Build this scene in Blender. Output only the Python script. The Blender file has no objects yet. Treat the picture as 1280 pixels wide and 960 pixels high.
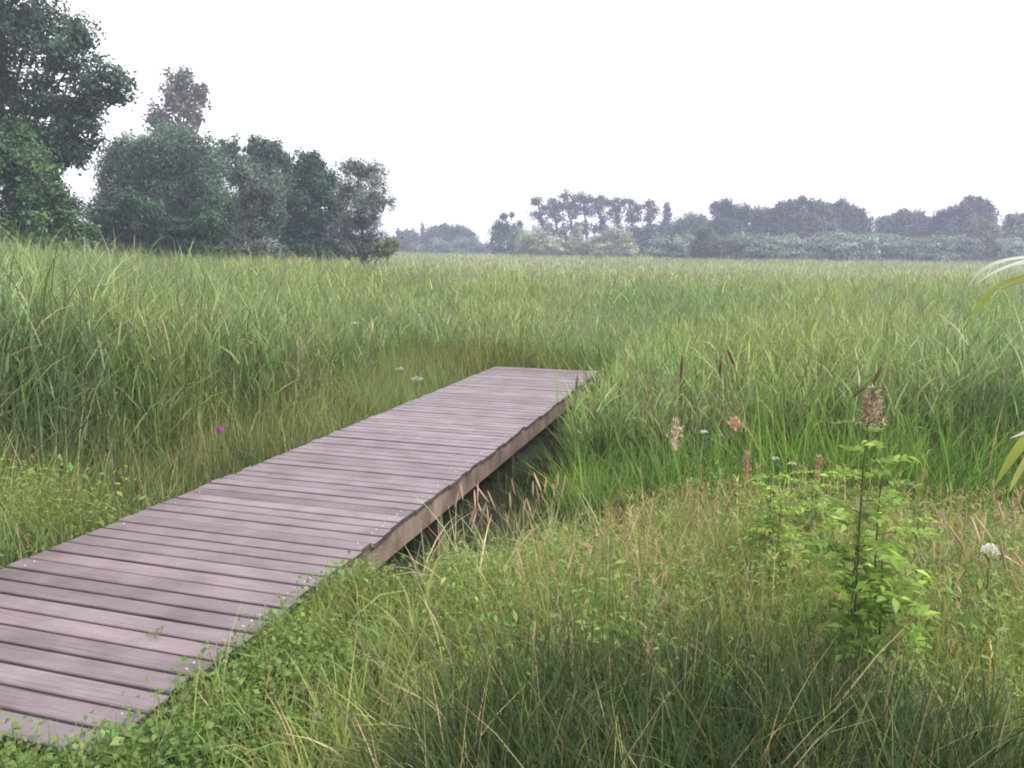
import bpy, math, random
import numpy as np
from mathutils import Matrix, Vector

rng = np.random.default_rng(7)
random.seed(7)
scene = bpy.context.scene
COL = scene.collection
F = 960.0                                   # focal length in photo pixels (1280 wide)

# ------------------------------------------------------------------ camera frame
def unit(v):
    v = np.asarray(v, float)
    return v / np.linalg.norm(v)
UP = unit([.011, -1, -166 / 960])
YF = unit(np.array([0, 0, 1.]) - UP * UP[2])
XR = np.cross(YF, UP)
R = np.array([XR, YF, UP])                  # camera (right, down, forward) -> world
CAM = np.array([0, 0, 1.55])

def at(px, py, depth):
    """The world point seen at a photo pixel, at the given distance along world Y."""
    d = R @ np.array([px - 640, py - 480, F])
    return CAM + d * (depth / d[1])

def xat(px, depth):
    return at(px, 330, depth)[0]

# boardwalk frame: d1 along the walk, d2 across (to the right), nw up
N_ = unit([.01117, -1, -.1543])
NW = R @ N_
D1 = unit(R @ np.array([280, -145, 960.]))
D1 = unit(D1 - NW * (D1 @ NW))
D2 = np.cross(D1, NW)
S0, S1, T0, T1 = 1.69, 10.93, -3.385, -1.815
DECK_O = CAM - NW * 1.5                     # a point of the deck plane
def deck_pt(s, t, z=0.0):
    o = DECK_O - D1 * (DECK_O @ D1) - D2 * (DECK_O @ D2)
    return o + D1 * s + D2 * t + NW * z
def st(x, y):
    """Deck coordinates (along, across) of ground points."""
    s = x * D1[0] + y * D1[1]
    t = x * D2[0] + y * D2[1]
    return s, t

# ------------------------------------------------------------------ object helpers
def tag(o, label=None, cat=None, group=None, kind=None):
    if label: o['label'] = label
    if cat: o['category'] = cat
    if group: o['group'] = group
    if kind: o['kind'] = kind
    return o

def empty(name, loc=(0, 0, 0)):
    o = bpy.data.objects.new(name, None)
    o.empty_display_size = .2
    o.location = Vector([float(c) for c in loc])
    COL.objects.link(o)
    return o

def link_mesh(name, me, parent=None, mats=()):
    o = bpy.data.objects.new(name, me)
    for m in mats: me.materials.append(m)
    COL.objects.link(o)
    if parent is not None:
        o.parent = parent
        o.location = -parent.location       # mesh data is written in world coordinates
    return o

class Acc:
    """Collects quads with one colour per vertex, then builds one mesh."""
    def __init__(self):
        self.v, self.q, self.c, self.m, self.n = [], [], [], [], 0
    def add(self, v, q, c, mat=0):
        v = np.asarray(v, np.float32).reshape(-1, 3)
        q = np.asarray(q, np.int64).reshape(-1, 4)
        c = np.asarray(c, np.float32)
        if c.ndim == 1: c = np.repeat(c[None, :], len(v), 0)
        self.v.append(v); self.q.append(q + self.n); self.c.append(c)
        self.m.append(np.full(len(q), mat, np.int32)); self.n += len(v)
    def build(self, name, mats, parent=None, smooth=False):
        v = np.concatenate(self.v); q = np.concatenate(self.q); c = np.concatenate(self.c)
        me = bpy.data.meshes.new(name)
        me.vertices.add(len(v)); me.vertices.foreach_set('co', v.ravel())
        me.loops.add(len(q) * 4); me.loops.foreach_set('vertex_index', q.astype(np.int32).ravel())
        me.polygons.add(len(q))
        me.polygons.foreach_set('loop_start', np.arange(0, len(q) * 4, 4, dtype=np.int32))
        me.polygons.foreach_set('material_index', np.concatenate(self.m))
        if smooth: me.polygons.foreach_set('use_smooth', np.ones(len(q), bool))
        ca = me.color_attributes.new('tint', 'FLOAT_COLOR', 'POINT')
        ca.data.foreach_set('color', np.concatenate([c, np.ones((len(c), 1), np.float32)], 1).ravel())
        me.update(calc_edges=True)
        return link_mesh(name, me, parent, mats if isinstance(mats, (list, tuple)) else [mats])

def vary(col, n, amount=.25, hue=.12):
    """n colours scattered round one base colour."""
    c = np.asarray(col, float)
    if c.ndim == 1: c = np.repeat(c[None], n, 0)
    k = np.exp(rng.normal(0, amount, (n, 1)))
    h = np.exp(rng.normal(0, hue, (n, 3)))
    return np.clip(c * k * h, .002, .9)

def mixcols(pal, w, n):
    pal = np.asarray(pal, float); w = np.asarray(w, float)
    return pal[rng.choice(len(pal), n, p=w / w.sum())]

def blades(acc, base, L, W, az, lean, curve, col, seg=3, tipcol=None, taper=1.6, twist=None, tipw=.06, mat=0):
    """Curved, tapering strips: grass blades, reed leaves, stems."""
    n = len(base)
    if n == 0: return
    base = np.asarray(base, float)
    L, W, az, lean, curve = [np.broadcast_to(np.asarray(a, float), (n,)) for a in (L, W, az, lean, curve)]
    if twist is None: twist = rng.normal(0, .6, n)
    P = np.zeros((n, seg + 1, 3)); P[:, 0] = base
    dirh = np.stack([np.cos(az), np.sin(az), np.zeros(n)], 1)
    perp = np.stack([-np.sin(az), np.cos(az), np.zeros(n)], 1)
    for k in range(seg):
        th = lean + curve * ((k + .5) / seg)
        step = dirh * np.sin(th)[:, None] + np.array([0, 0, 1.]) * np.cos(th)[:, None]
        P[:, k + 1] = P[:, k] + step * (L / seg)[:, None]
    th = lean + curve * .5
    nor = dirh * np.cos(th)[:, None] - np.array([0, 0, 1.]) * np.sin(th)[:, None]
    wd = perp * np.cos(twist)[:, None] + nor * np.sin(twist)[:, None]
    s = np.linspace(0, 1, seg + 1)
    prof = np.maximum(tipw, (1 - s ** taper))
    if seg > 2: prof[0] = .7
    off = wd[:, None, :] * (W[:, None] * .5 * prof[None, :])[:, :, None]
    V = np.stack([P - off, P + off], 2).reshape(n, (seg + 1) * 2, 3)
    k = np.arange(seg)
    q1 = np.stack([2 * k, 2 * k + 1, 2 * k + 3, 2 * k + 2], 1)
    Q = (np.arange(n)[:, None, None] * ((seg + 1) * 2) + q1[None]).reshape(-1, 4)
    c = np.repeat(np.asarray(col)[:, None, :], (seg + 1) * 2, 1)
    if tipcol is not None:
        f = np.repeat(s ** 2, 2)[None, :, None]
        c = c * (1 - f) + np.asarray(tipcol)[:, None, :] * f
    acc.add(V.reshape(-1, 3), Q, c.reshape(-1, 3), mat)

def leaves(acc, pos, size, col, aspect=.55, nbias=None, bias=.6, mat=0, axis=None):
    """Pointed leaf faces (base, side, tip, side), slightly folded, turned at random round a preferred normal."""
    n = len(pos)
    if n == 0: return
    nr = rng.normal(0, 1, (n, 3))
    nr /= np.linalg.norm(nr, axis=1)[:, None]
    if nbias is not None: nr = nr + np.asarray(nbias) * bias
    nr /= np.linalg.norm(nr, axis=1)[:, None] + 1e-9
    a = rng.normal(0, 1, (n, 3)) if axis is None else np.asarray(axis) + rng.normal(0, .15, (n, 3))
    a = a - nr * np.sum(a * nr, 1)[:, None]
    a /= np.linalg.norm(a, axis=1)[:, None] + 1e-9
    b = np.cross(nr, a)
    s = np.broadcast_to(np.asarray(size, float), (n,))[:, None]
    pos = np.asarray(pos, float)
    fold = nr * s * .12
    V = np.stack([pos - a * s * .5, pos - a * s * .05 + b * s * aspect * .5 + fold,
                  pos + a * s * .5, pos - a * s * .05 - b * s * aspect * .5 + fold], 1)
    Q = np.arange(n * 4).reshape(n, 4)
    acc.add(V.reshape(-1, 3), Q, np.repeat(np.asarray(col), 4, 0), mat)

def tube(acc, pts, radii, col, sides=6, mat=0):
    pts = np.asarray(pts, float); m = len(pts)
    radii = np.broadcast_to(np.asarray(radii, float), (m,))
    tan = np.gradient(pts, axis=0)
    tan /= np.linalg.norm(tan, axis=1)[:, None] + 1e-9
    ref = np.array([0.31, 0.95, 0.05]) if abs(tan[0][2]) > .7 else np.array([0, 0, 1.])
    u = np.cross(tan, ref); u /= np.linalg.norm(u, axis=1)[:, None] + 1e-9
    w = np.cross(tan, u)
    a = np.linspace(0, 2 * np.pi, sides, endpoint=False)
    V = pts[:, None] + (u[:, None] * np.cos(a)[None, :, None] + w[:, None] * np.sin(a)[None, :, None]) * radii[:, None, None]
    Q = []
    for k in range(m - 1):
        for j in range(sides):
            Q.append((k * sides + j, k * sides + (j + 1) % sides, (k + 1) * sides + (j + 1) % sides, (k + 1) * sides + j))
    acc.add(V.reshape(-1, 3), Q, np.asarray(col, float), mat)

# value noise for patches of vegetation
_G = rng.random((64, 64))
def noise(x, y, sc):
    x = np.asarray(x, float) / sc + 1000; y = np.asarray(y, float) / sc + 1000
    xi, yi = np.floor(x).astype(int), np.floor(y).astype(int)
    fx, fy = x - xi, y - yi
    fx, fy = fx * fx * (3 - 2 * fx), fy * fy * (3 - 2 * fy)
    g = lambda i, j: _G[i % 64, j % 64]
    return (g(xi, yi) * (1 - fx) + g(xi + 1, yi) * fx) * (1 - fy) + (g(xi, yi + 1) * (1 - fx) + g(xi + 1, yi + 1) * fx) * fy
def fbm(x, y, sc):
    return (noise(x, y, sc) * .55 + noise(x, y, sc * .45) * .3 + noise(x, y, sc * .2) * .15)

# ------------------------------------------------------------------ materials
def mat_new(name):
    m = bpy.data.materials.new(name); m.use_nodes = True
    nt = m.node_tree; nt.nodes.clear()
    return m, nt, nt.nodes, nt.links

def plant_material(name, rough=.55, trans=.35, spec=.3, warm=(1.0, 1.12, .65)):
    m, nt, N, L = mat_new(name)
    out = N.new('ShaderNodeOutputMaterial')
    at_ = N.new('ShaderNodeAttribute'); at_.attribute_name = 'tint'
    pb = N.new('ShaderNodeBsdfPrincipled')
    pb.inputs['Roughness'].default_value = rough
    pb.inputs['Specular IOR Level'].default_value = spec
    L.new(at_.outputs['Color'], pb.inputs['Base Color'])
    tr = N.new('ShaderNodeBsdfTranslucent')
    mul = N.new('ShaderNodeMix'); mul.data_type = 'RGBA'; mul.blend_type = 'MULTIPLY'
    mul.inputs[0].default_value = 1
    mul.inputs[7].default_value = (*warm, 1)
    L.new(at_.outputs['Color'], mul.inputs[6]); L.new(mul.outputs[2], tr.inputs['Color'])
    mx = N.new('ShaderNodeMixShader'); mx.inputs[0].default_value = trans
    L.new(pb.outputs[0], mx.inputs[1]); L.new(tr.outputs[0], mx.inputs[2])
    L.new(mx.outputs[0], out.inputs[0])
    return m

M_GRASS = plant_material('grass_blade', trans=.45)
M_REED = plant_material('reed_leaf', rough=.5, trans=.45, spec=.35, warm=(.98, 1.1, .75))
M_LEAF = plant_material('tree_leaf', rough=.6, trans=.22, spec=.25)
M_FLOWER = plant_material('petal', rough=.7, trans=.3, spec=.1, warm=(1, 1, 1))
M_DRY = plant_material('dry_stalk', rough=.8, trans=.2, spec=.1, warm=(1, .95, .9))

def bark_material():
    m, nt, N, L = mat_new('bark')
    out = N.new('ShaderNodeOutputMaterial'); pb = N.new('ShaderNodeBsdfPrincipled')
    tc = N.new('ShaderNodeTexCoord'); nz = N.new('ShaderNodeTexNoise'); cr = N.new('ShaderNodeValToRGB')
    nz.inputs['Scale'].default_value = 9; nz.inputs['Detail'].default_value = 5
    cr.color_ramp.elements[0].color = (.03, .025, .02, 1); cr.color_ramp.elements[1].color = (.11, .095, .08, 1)
    L.new(tc.outputs['Object'], nz.inputs['Vector']); L.new(nz.outputs[0], cr.inputs[0])
    L.new(cr.outputs[0], pb.inputs['Base Color']); pb.inputs['Roughness'].default_value = .9
    L.new(pb.outputs[0], out.inputs[0])
    return m
M_BARK = bark_material()

def wood_material(name, grain_scale, use_tint=True, base=(.2, .16, .18), stain=(.45, .42, .45), grain=.75, rough=.55, patch=2.2):
    m, nt, N, L = mat_new(name)
    out = N.new('ShaderNodeOutputMaterial'); pb = N.new('ShaderNodeBsdfPrincipled')
    tc = N.new('ShaderNodeTexCoord')
    mp = N.new('ShaderNodeMapping'); mp.inputs['Scale'].default_value = grain_scale
    g = N.new('ShaderNodeTexNoise'); g.inputs['Scale'].default_value = 1; g.inputs['Detail'].default_value = 6; g.inputs['Roughness'].default_value = .65
    L.new(tc.outputs['Object'], mp.inputs[0]); L.new(mp.outputs[0], g.inputs['Vector'])
    gr = N.new('ShaderNodeMapRange'); gr.inputs['From Min'].default_value = .3; gr.inputs['From Max'].default_value = .7
    gr.inputs['To Min'].default_value = grain; gr.inputs['To Max'].default_value = 1.12
    L.new(g.outputs[0], gr.inputs[0])
    p = N.new('ShaderNodeTexNoise'); p.inputs['Scale'].default_value = patch; p.inputs['Detail'].default_value = 7; p.inputs['Roughness'].default_value = .6
    L.new(tc.outputs['Object'], p.inputs['Vector'])
    pr = N.new('ShaderNodeValToRGB')
    pr.color_ramp.elements[0].position = .36; pr.color_ramp.elements[0].color = (*stain, 1)
    pr.color_ramp.elements[1].position = .58; pr.color_ramp.elements[1].color = (1, 1, 1, 1)
    L.new(p.outputs[0], pr.inputs[0])
    if use_tint:
        a = N.new('ShaderNodeAttribute'); a.attribute_name = 'tint'; src = a.outputs['Color']
    else:
        rgb = N.new('ShaderNodeRGB'); rgb.outputs[0].default_value = (*base, 1); src = rgb.outputs[0]
    m1 = N.new('ShaderNodeMix'); m1.data_type = 'RGBA'; m1.blend_type = 'MULTIPLY'; m1.inputs[0].default_value = 1
    L.new(src, m1.inputs[6]); L.new(pr.outputs[0], m1.inputs[7])
    m2 = N.new('ShaderNodeVectorMath'); m2.operation = 'SCALE'
    L.new(m1.outputs[2], m2.inputs[0]); L.new(gr.outputs[0], m2.inputs['Scale'])
    fin = m2.outputs[0]
    if use_tint:                                            # fine splits along the grain
        mp2 = N.new('ShaderNodeMapping'); mp2.inputs['Scale'].default_value = (1.6, 150, 8)
        c2 = N.new('ShaderNodeTexNoise'); c2.inputs['Scale'].default_value = 1; c2.inputs['Detail'].default_value = 3
        L.new(tc.outputs['Object'], mp2.inputs[0]); L.new(mp2.outputs[0], c2.inputs['Vector'])
        r2 = N.new('ShaderNodeMapRange'); r2.inputs['From Min'].default_value = .60; r2.inputs['From Max'].default_value = .68
        r2.inputs['To Min'].default_value = 1; r2.inputs['To Max'].default_value = .5
        L.new(c2.outputs[0], r2.inputs[0])
        m3 = N.new('ShaderNodeVectorMath'); m3.operation = 'SCALE'
        L.new(fin, m3.inputs[0]); L.new(r2.outputs[0], m3.inputs['Scale']); fin = m3.outputs[0]
    L.new(fin, pb.inputs['Base Color'])
    pb.inputs['Roughness'].default_value = rough; pb.inputs['Specular IOR Level'].default_value = .4
    b = N.new('ShaderNodeBump'); b.inputs['Strength'].default_value = .35; b.inputs['Distance'].default_value = .004
    L.new(g.outputs[0], b.inputs['Height']); L.new(b.outputs[0], pb.inputs['Normal'])
    L.new(pb.outputs[0], out.inputs[0])
    return m
M_PLANK = wood_material('weathered_plank', (3, 70, 30), stain=(.74, .70, .69), grain=.8, patch=3.5)
M_BEAM = wood_material('weathered_beam', (2, 7, .7), use_tint=False, base=(.225, .17, .145), stain=(.55, .52, .5), grain=.5, patch=4)
M_END = wood_material('plank_end_grain', (60, 60, 60), use_tint=False, base=(.075, .058, .055), stain=(.6, .6, .6), patch=6)
M_POST = wood_material('weathered_post', (40, 40, 3), use_tint=False, base=(.13, .11, .095), stain=(.5, .5, .45))
def plain_material(name, col, rough, metal=0):
    m, nt, N, L = mat_new(name)
    out = N.new('ShaderNodeOutputMaterial'); pb = N.new('ShaderNodeBsdfPrincipled')
    nz = N.new('ShaderNodeTexNoise'); nz.inputs['Scale'].default_value = 90
    mr = N.new('ShaderNodeMapRange'); mr.inputs['To Min'].default_value = .8; mr.inputs['To Max'].default_value = 1.15
    L.new(nz.outputs[0], mr.inputs[0])
    vm = N.new('ShaderNodeVectorMath'); vm.operation = 'SCALE'; vm.inputs[0].default_value = col
    L.new(mr.outputs[0], vm.inputs['Scale']); L.new(vm.outputs[0], pb.inputs['Base Color'])
    pb.inputs['Roughness'].default_value = rough; pb.inputs['Metallic'].default_value = metal
    L.new(pb.outputs[0], out.inputs[0])
    return m
M_NAIL = plain_material('zinc_screw', (.52, .5, .51), .5, .2)

def ground_material():
    m, nt, N, L = mat_new('marsh_ground')
    out = N.new('ShaderNodeOutputMaterial'); pb = N.new('ShaderNodeBsdfPrincipled')
    tc = N.new('ShaderNodeTexCoord')
    nz = N.new('ShaderNodeTexNoise'); nz.inputs['Scale'].default_value = 1.7; nz.inputs['Detail'].default_value = 8
    L.new(tc.outputs['Object'], nz.inputs['Vector'])
    cr = N.new('ShaderNodeValToRGB')
    e = cr.color_ramp.elements
    e[0].position = .3; e[0].color = (.009, .008, .006, 1)
    e[1].position = .7; e[1].color = (.032, .04, .016, 1)
    k = e.new(.5); k.color = (.014, .014, .008, 1)
    L.new(nz.outputs[0], cr.inputs[0]); L.new(cr.outputs[0], pb.inputs['Base Color'])
    pb.inputs['Roughness'].default_value = .95
    b = N.new('ShaderNodeBump'); b.inputs['Distance'].default_value = .05
    L.new(nz.outputs[0], b.inputs['Height']); L.new(b.outputs[0], pb.inputs['Normal'])
    L.new(pb.outputs[0], out.inputs[0])
    return m

# ------------------------------------------------------------------ terrain
MARSH = -.58
def smooth(a, b, x):
    f = np.clip((x - a) / (b - a), 0, 1)
    return f * f * (3 - 2 * f)
def gz(x, y):
    """Ground height: a bank under the viewer that falls away into the marsh."""
    x = np.asarray(x, float); y = np.asarray(y, float)
    s, t = st(x, y)
    edge = np.where(t > -1.9, 3.7 + .35 * np.sin(x * 1.3), 3.6)        # where the bank starts to fall
    f = smooth(edge - 1.2, edge + 2.6, y)
    nearwalk = smooth(T1 + 1.0, T1 + .2, t) * smooth(T0, T1, t)
    f = f * (1 - nearwalk) + smooth(3.0, 4.6, s) * nearwalk
    z = -.03 * (1 - f) + MARSH * f
    under = smooth(T0 - .15, T0 + .1, t) * (1 - smooth(T1 - .1, T1 + .2, t)) * smooth(1.6, 2.6, y)
    z = z - .20 * under * (1 - f)
    return z + .05 * (fbm(x, y, 1.1) - .5)

def build_ground():
    ys = np.concatenate([np.linspace(-30, -1, 12), np.linspace(-.8, 9, 60), np.geomspace(9.4, 600, 42)])
    xs = np.concatenate([-np.geomspace(600, 7.5, 36), np.linspace(-7.2, 7.2, 80), np.geomspace(7.5, 600, 36)])
    X, Y = np.meshgrid(xs, ys)
    Z = gz(X, Y)
    v = np.stack([X, Y, Z], -1).reshape(-1, 3)
    ny, nx = X.shape
    i = np.arange(ny - 1)[:, None] * nx + np.arange(nx - 1)[None]
    q = np.stack([i, i + 1, i + nx + 1, i + nx], -1).reshape(-1, 4)
    a = Acc(); a.add(v, q, np.array([.04, .05, .02]))
    o = a.build('ground', ground_material(), smooth=True)
    tag(o, 'dark marshy ground under the grass and reeds', 'ground', kind='structure')
build_ground()

# ------------------------------------------------------------------ boardwalk
def box(acc, x0, x1, y0, y1, z0, z1, col, mat=0, ch=0.0, jit=0.0, endmat=0):
    """A board with chamfered long top edges (local coordinates, long axis X)."""
    prof = [(y0, z0), (y1, z0), (y1, z1 - ch), (y1 - ch, z1), (y0 + ch, z1), (y0, z1 - ch)] if ch else [(y0, z0), (y1, z0), (y1, z1), (y0, z1)]
    n = len(prof)
    xs = np.linspace(x0, x1, 5)
    V = []
    for k, x in enumerate(xs):
        dz = rng.normal(0, jit)
        for (y, z) in prof: V.append((x, y, z + dz))
    Q = []
    for k in range(len(xs) - 1):
        for j in range(n):
            Q.append((k * n + j, (k + 1) * n + j, (k + 1) * n + (j + 1) % n, k * n + (j + 1) % n))
    e = (len(xs) - 1) * n
    if n == 6 and endmat:
        acc.add(V, Q, np.asarray(col, float), mat)
        acc.add(V, [q for o in (0, e) for q in ((o, o + 1, o + 2, o + 5), (o + 5, o + 2, o + 3, o + 4))], np.asarray(col, float), endmat)
        return
    if n == 6:
        for o in (0, e): Q += [(o, o + 1, o + 2, o + 5), (o + 5, o + 2, o + 3, o + 4)]
    else:
        for o in (0, e): Q.append((o, o + 1, o + 2, o + 3))
    acc.add(V, Q, np.asarray(col, float), mat)

def build_boardwalk():
    org = deck_pt((S0 + S1) / 2, (T0 + T1) / 2)
    root = empty('boardwalk', org)
    M = Matrix.Identity(4)
    for r in range(3):
        M[r][0], M[r][1], M[r][2], M[r][3] = D2[r], D1[r], NW[r], org[r]
    root.matrix_world = M
    tag(root, 'narrow weathered boardwalk of purplish grey planks ending in the reeds', 'boardwalk')
    HL, HW = (S1 - S0) / 2, (T1 - T0) / 2
    pitch = .1195
    a = Acc()
    n = int(round(2 * HL / pitch))
    ang = np.linspace(0, 2 * np.pi, 9)[:8]
    for k in range(n):
        y0 = -HL + k * pitch
        gap = .0135 + abs(rng.normal(0, .004)) * (1.5 if rng.random() < .3 else .8)
        tone = np.array([.168, .135, .149]) * math.exp(rng.normal(0, .10)) * np.exp(rng.normal(0, .015, 3))
        w0, w1 = -HW + rng.normal(0, .007), HW + rng.normal(0, .007)
        dz = rng.normal(0, .0018)
        box(a, w0, w1, y0 + gap / 2, y0 + pitch - gap / 2, -.03 + dz, dz, tone, 0, .004, .0006, 2)
        for sx in (-1, 1):
            for fy in (.27, .73):
                if rng.random() < (.35 if sx > 0 else .75): continue
                cx, cy = sx * (HW - .075) + rng.normal(0, .006), y0 + pitch * fy + rng.normal(0, .005)
                r = .0042 * math.exp(rng.normal(0, .2))
                top = [(cx + r * math.cos(t), cy + r * math.sin(t), dz + .0022) for t in ang]
                bot = [(cx + r * 1.1 * math.cos(t), cy + r * 1.1 * math.sin(t), dz - .002) for t in ang]
                V = top + bot
                Q = [(0, 1, 2, 3), (0, 3, 4, 7), (4, 5, 6, 7)] + [(j, j + 8, (j + 1) % 8 + 8, (j + 1) % 8) for j in range(8)]
                a.add(V, Q, np.array([.6, .6, .6]), 1)
    def child(acc, name, mat):
        o = acc.build(name, mat); o.data.shade_flat(); o.parent = root; o.location = (0, 0, 0); return o
    child(a, 'decking', [M_PLANK, M_NAIL, M_END])
    # side beams in lengths butted end to end, set back a little under the plank ends
    for sx in (-1, 1):
        y = -HL + .02
        for ln in (1.78, 2.55, 2.5, 2.35):
            b = Acc()
            y1 = min(y + ln, HL - .01)
            x0, x1 = sx * (HW - .012), sx * (HW - .06)
            V = []
            for yy in (y + .004, y1 - .004):
                for (x, z) in ((min(x0, x1), -.178), (max(x0, x1), -.178), (max(x0, x1), -.0335), (min(x0, x1), -.0335)): V.append((x, yy, z))
            b.add(V, [(0, 1, 5, 4), (1, 2, 6, 5), (2, 3, 7, 6), (3, 0, 4, 7), (0, 3, 2, 1), (4, 5, 6, 7)], np.array([.2, .16, .13]))
            child(b, 'side_beam', M_BEAM)
            y = y1
    b = Acc()
    V = [(x, yy, z) for yy in (HL - .05, HL - .012) for (x, z) in ((-HW + .065, -.17), (HW - .065, -.17), (HW - .065, -.034), (-HW + .065, -.034))]
    b.add(V, [(0, 1, 5, 4), (1, 2, 6, 5), (2, 3, 7, 6), (3, 0, 4, 7), (0, 3, 2, 1), (4, 5, 6, 7)], np.array([.2, .16, .13]))
    child(b, 'end_beam', M_BEAM)
    b = Acc()
    V = [(x, yy, z) for yy in (-HL + .03, HL - .06) for (x, z) in ((-.03, -.17), (.03, -.17), (.03, -.034), (-.03, -.034))]
    b.add(V, [(0, 1, 5, 4), (1, 2, 6, 5), (2, 3, 7, 6), (3, 0, 4, 7), (0, 3, 2, 1), (4, 5, 6, 7)], np.array([.2, .16, .13]))
    child(b, 'centre_joist', M_BEAM)
    for yy in (-HL + 1.36, -HL + 3.11, -HL + 4.96, -HL + 6.86, -HL + 8.76):
        for sx in (-1, 1):
            b = Acc()
            x, w = sx * (HW - .115), .045
            V = [(x + i * w, yy + j * w, z) for z in (-1.0, -.036) for (i, j) in ((-1, -1), (1, -1), (1, 1), (-1, 1))]
            b.add(V, [(0, 1, 5, 4), (1, 2, 6, 5), (2, 3, 7, 6), (3, 0, 4, 7), (0, 3, 2, 1), (4, 5, 6, 7)], np.array([.13, .11, .09]))
            child(b, 'post', M_POST)
build_boardwalk()

def on_deck(x, y, m=0.03):
    s, t = st(x, y)
    return (s > S0 - .03) & (s < S1 + m) & (t > T0 - m) & (t < T1 + m)

# ------------------------------------------------------------------ reeds and grasses
FRESH = (.120, .215, .058); MID = (.165, .228, .090); BLUE = (.140, .208, .130); YELLOW = (.240, .275, .092)
STRAW = (.38, .33, .21); BROWN = (.19, .135, .09); DARK = (.026, .050, .022); PINK = (.36, .25, .19); LIME = (.155, .275, .055)

_UB = [-500, 0, 200, 330, 450, 600, 760, 900, 1050, 1300, 1800]
_TB = [1.22, 1.16, 1.0, .78, .5, .22, .30, .42, .55, .72, .75]
def reed_top(x, y):
    """Height of the vegetation's top over the marsh: tall reeds to the left, lower sedge in the middle."""
    u = 640 + F * np.asarray(x) / np.maximum(y, .5)
    near = np.interp(u, _UB, _TB)
    far = np.interp(u, [-300, 0, 420, 560, 1500], [1.5, 1.45, 1.15, .72, .68]) + .60 * smooth(35, 120, y)
    f = smooth(11, 30, y)
    z = near * (1 - f) + far * f
    return z + (fbm(x, y, 2.4) - .5) * .45 * (1 - .6 * f)

def reed_mask(x, y):
    """Where reeds grow: away from the bank and a mown margin round the boardwalk."""
    s, t = st(x, y)
    n = (fbm(x, y, 1.4) - .5) * 1.2
    left = (t < T0 - 1.3 + n * .8) & (y > 4.9 + .25 * (x + 3) + n)
    right = (t > T1 + .55 + n * .5) & (y > 5.75 + n * .7)
    ahead = s > S1 + .55 + n * .4
    return (left & (s < S1 + 1)) | (right & (s < S1 + 1)) | ahead

def sample_field(n, d0, d1, spread=1.0, power=0.0):
    """Points in the view's wedge, evenly spread in log distance."""
    d = d0 * (d1 / d0) ** rng.random(n)
    x = (rng.random(n) * 2 - 1) * (d * .80 * spread + .8)
    return x, d

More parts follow.
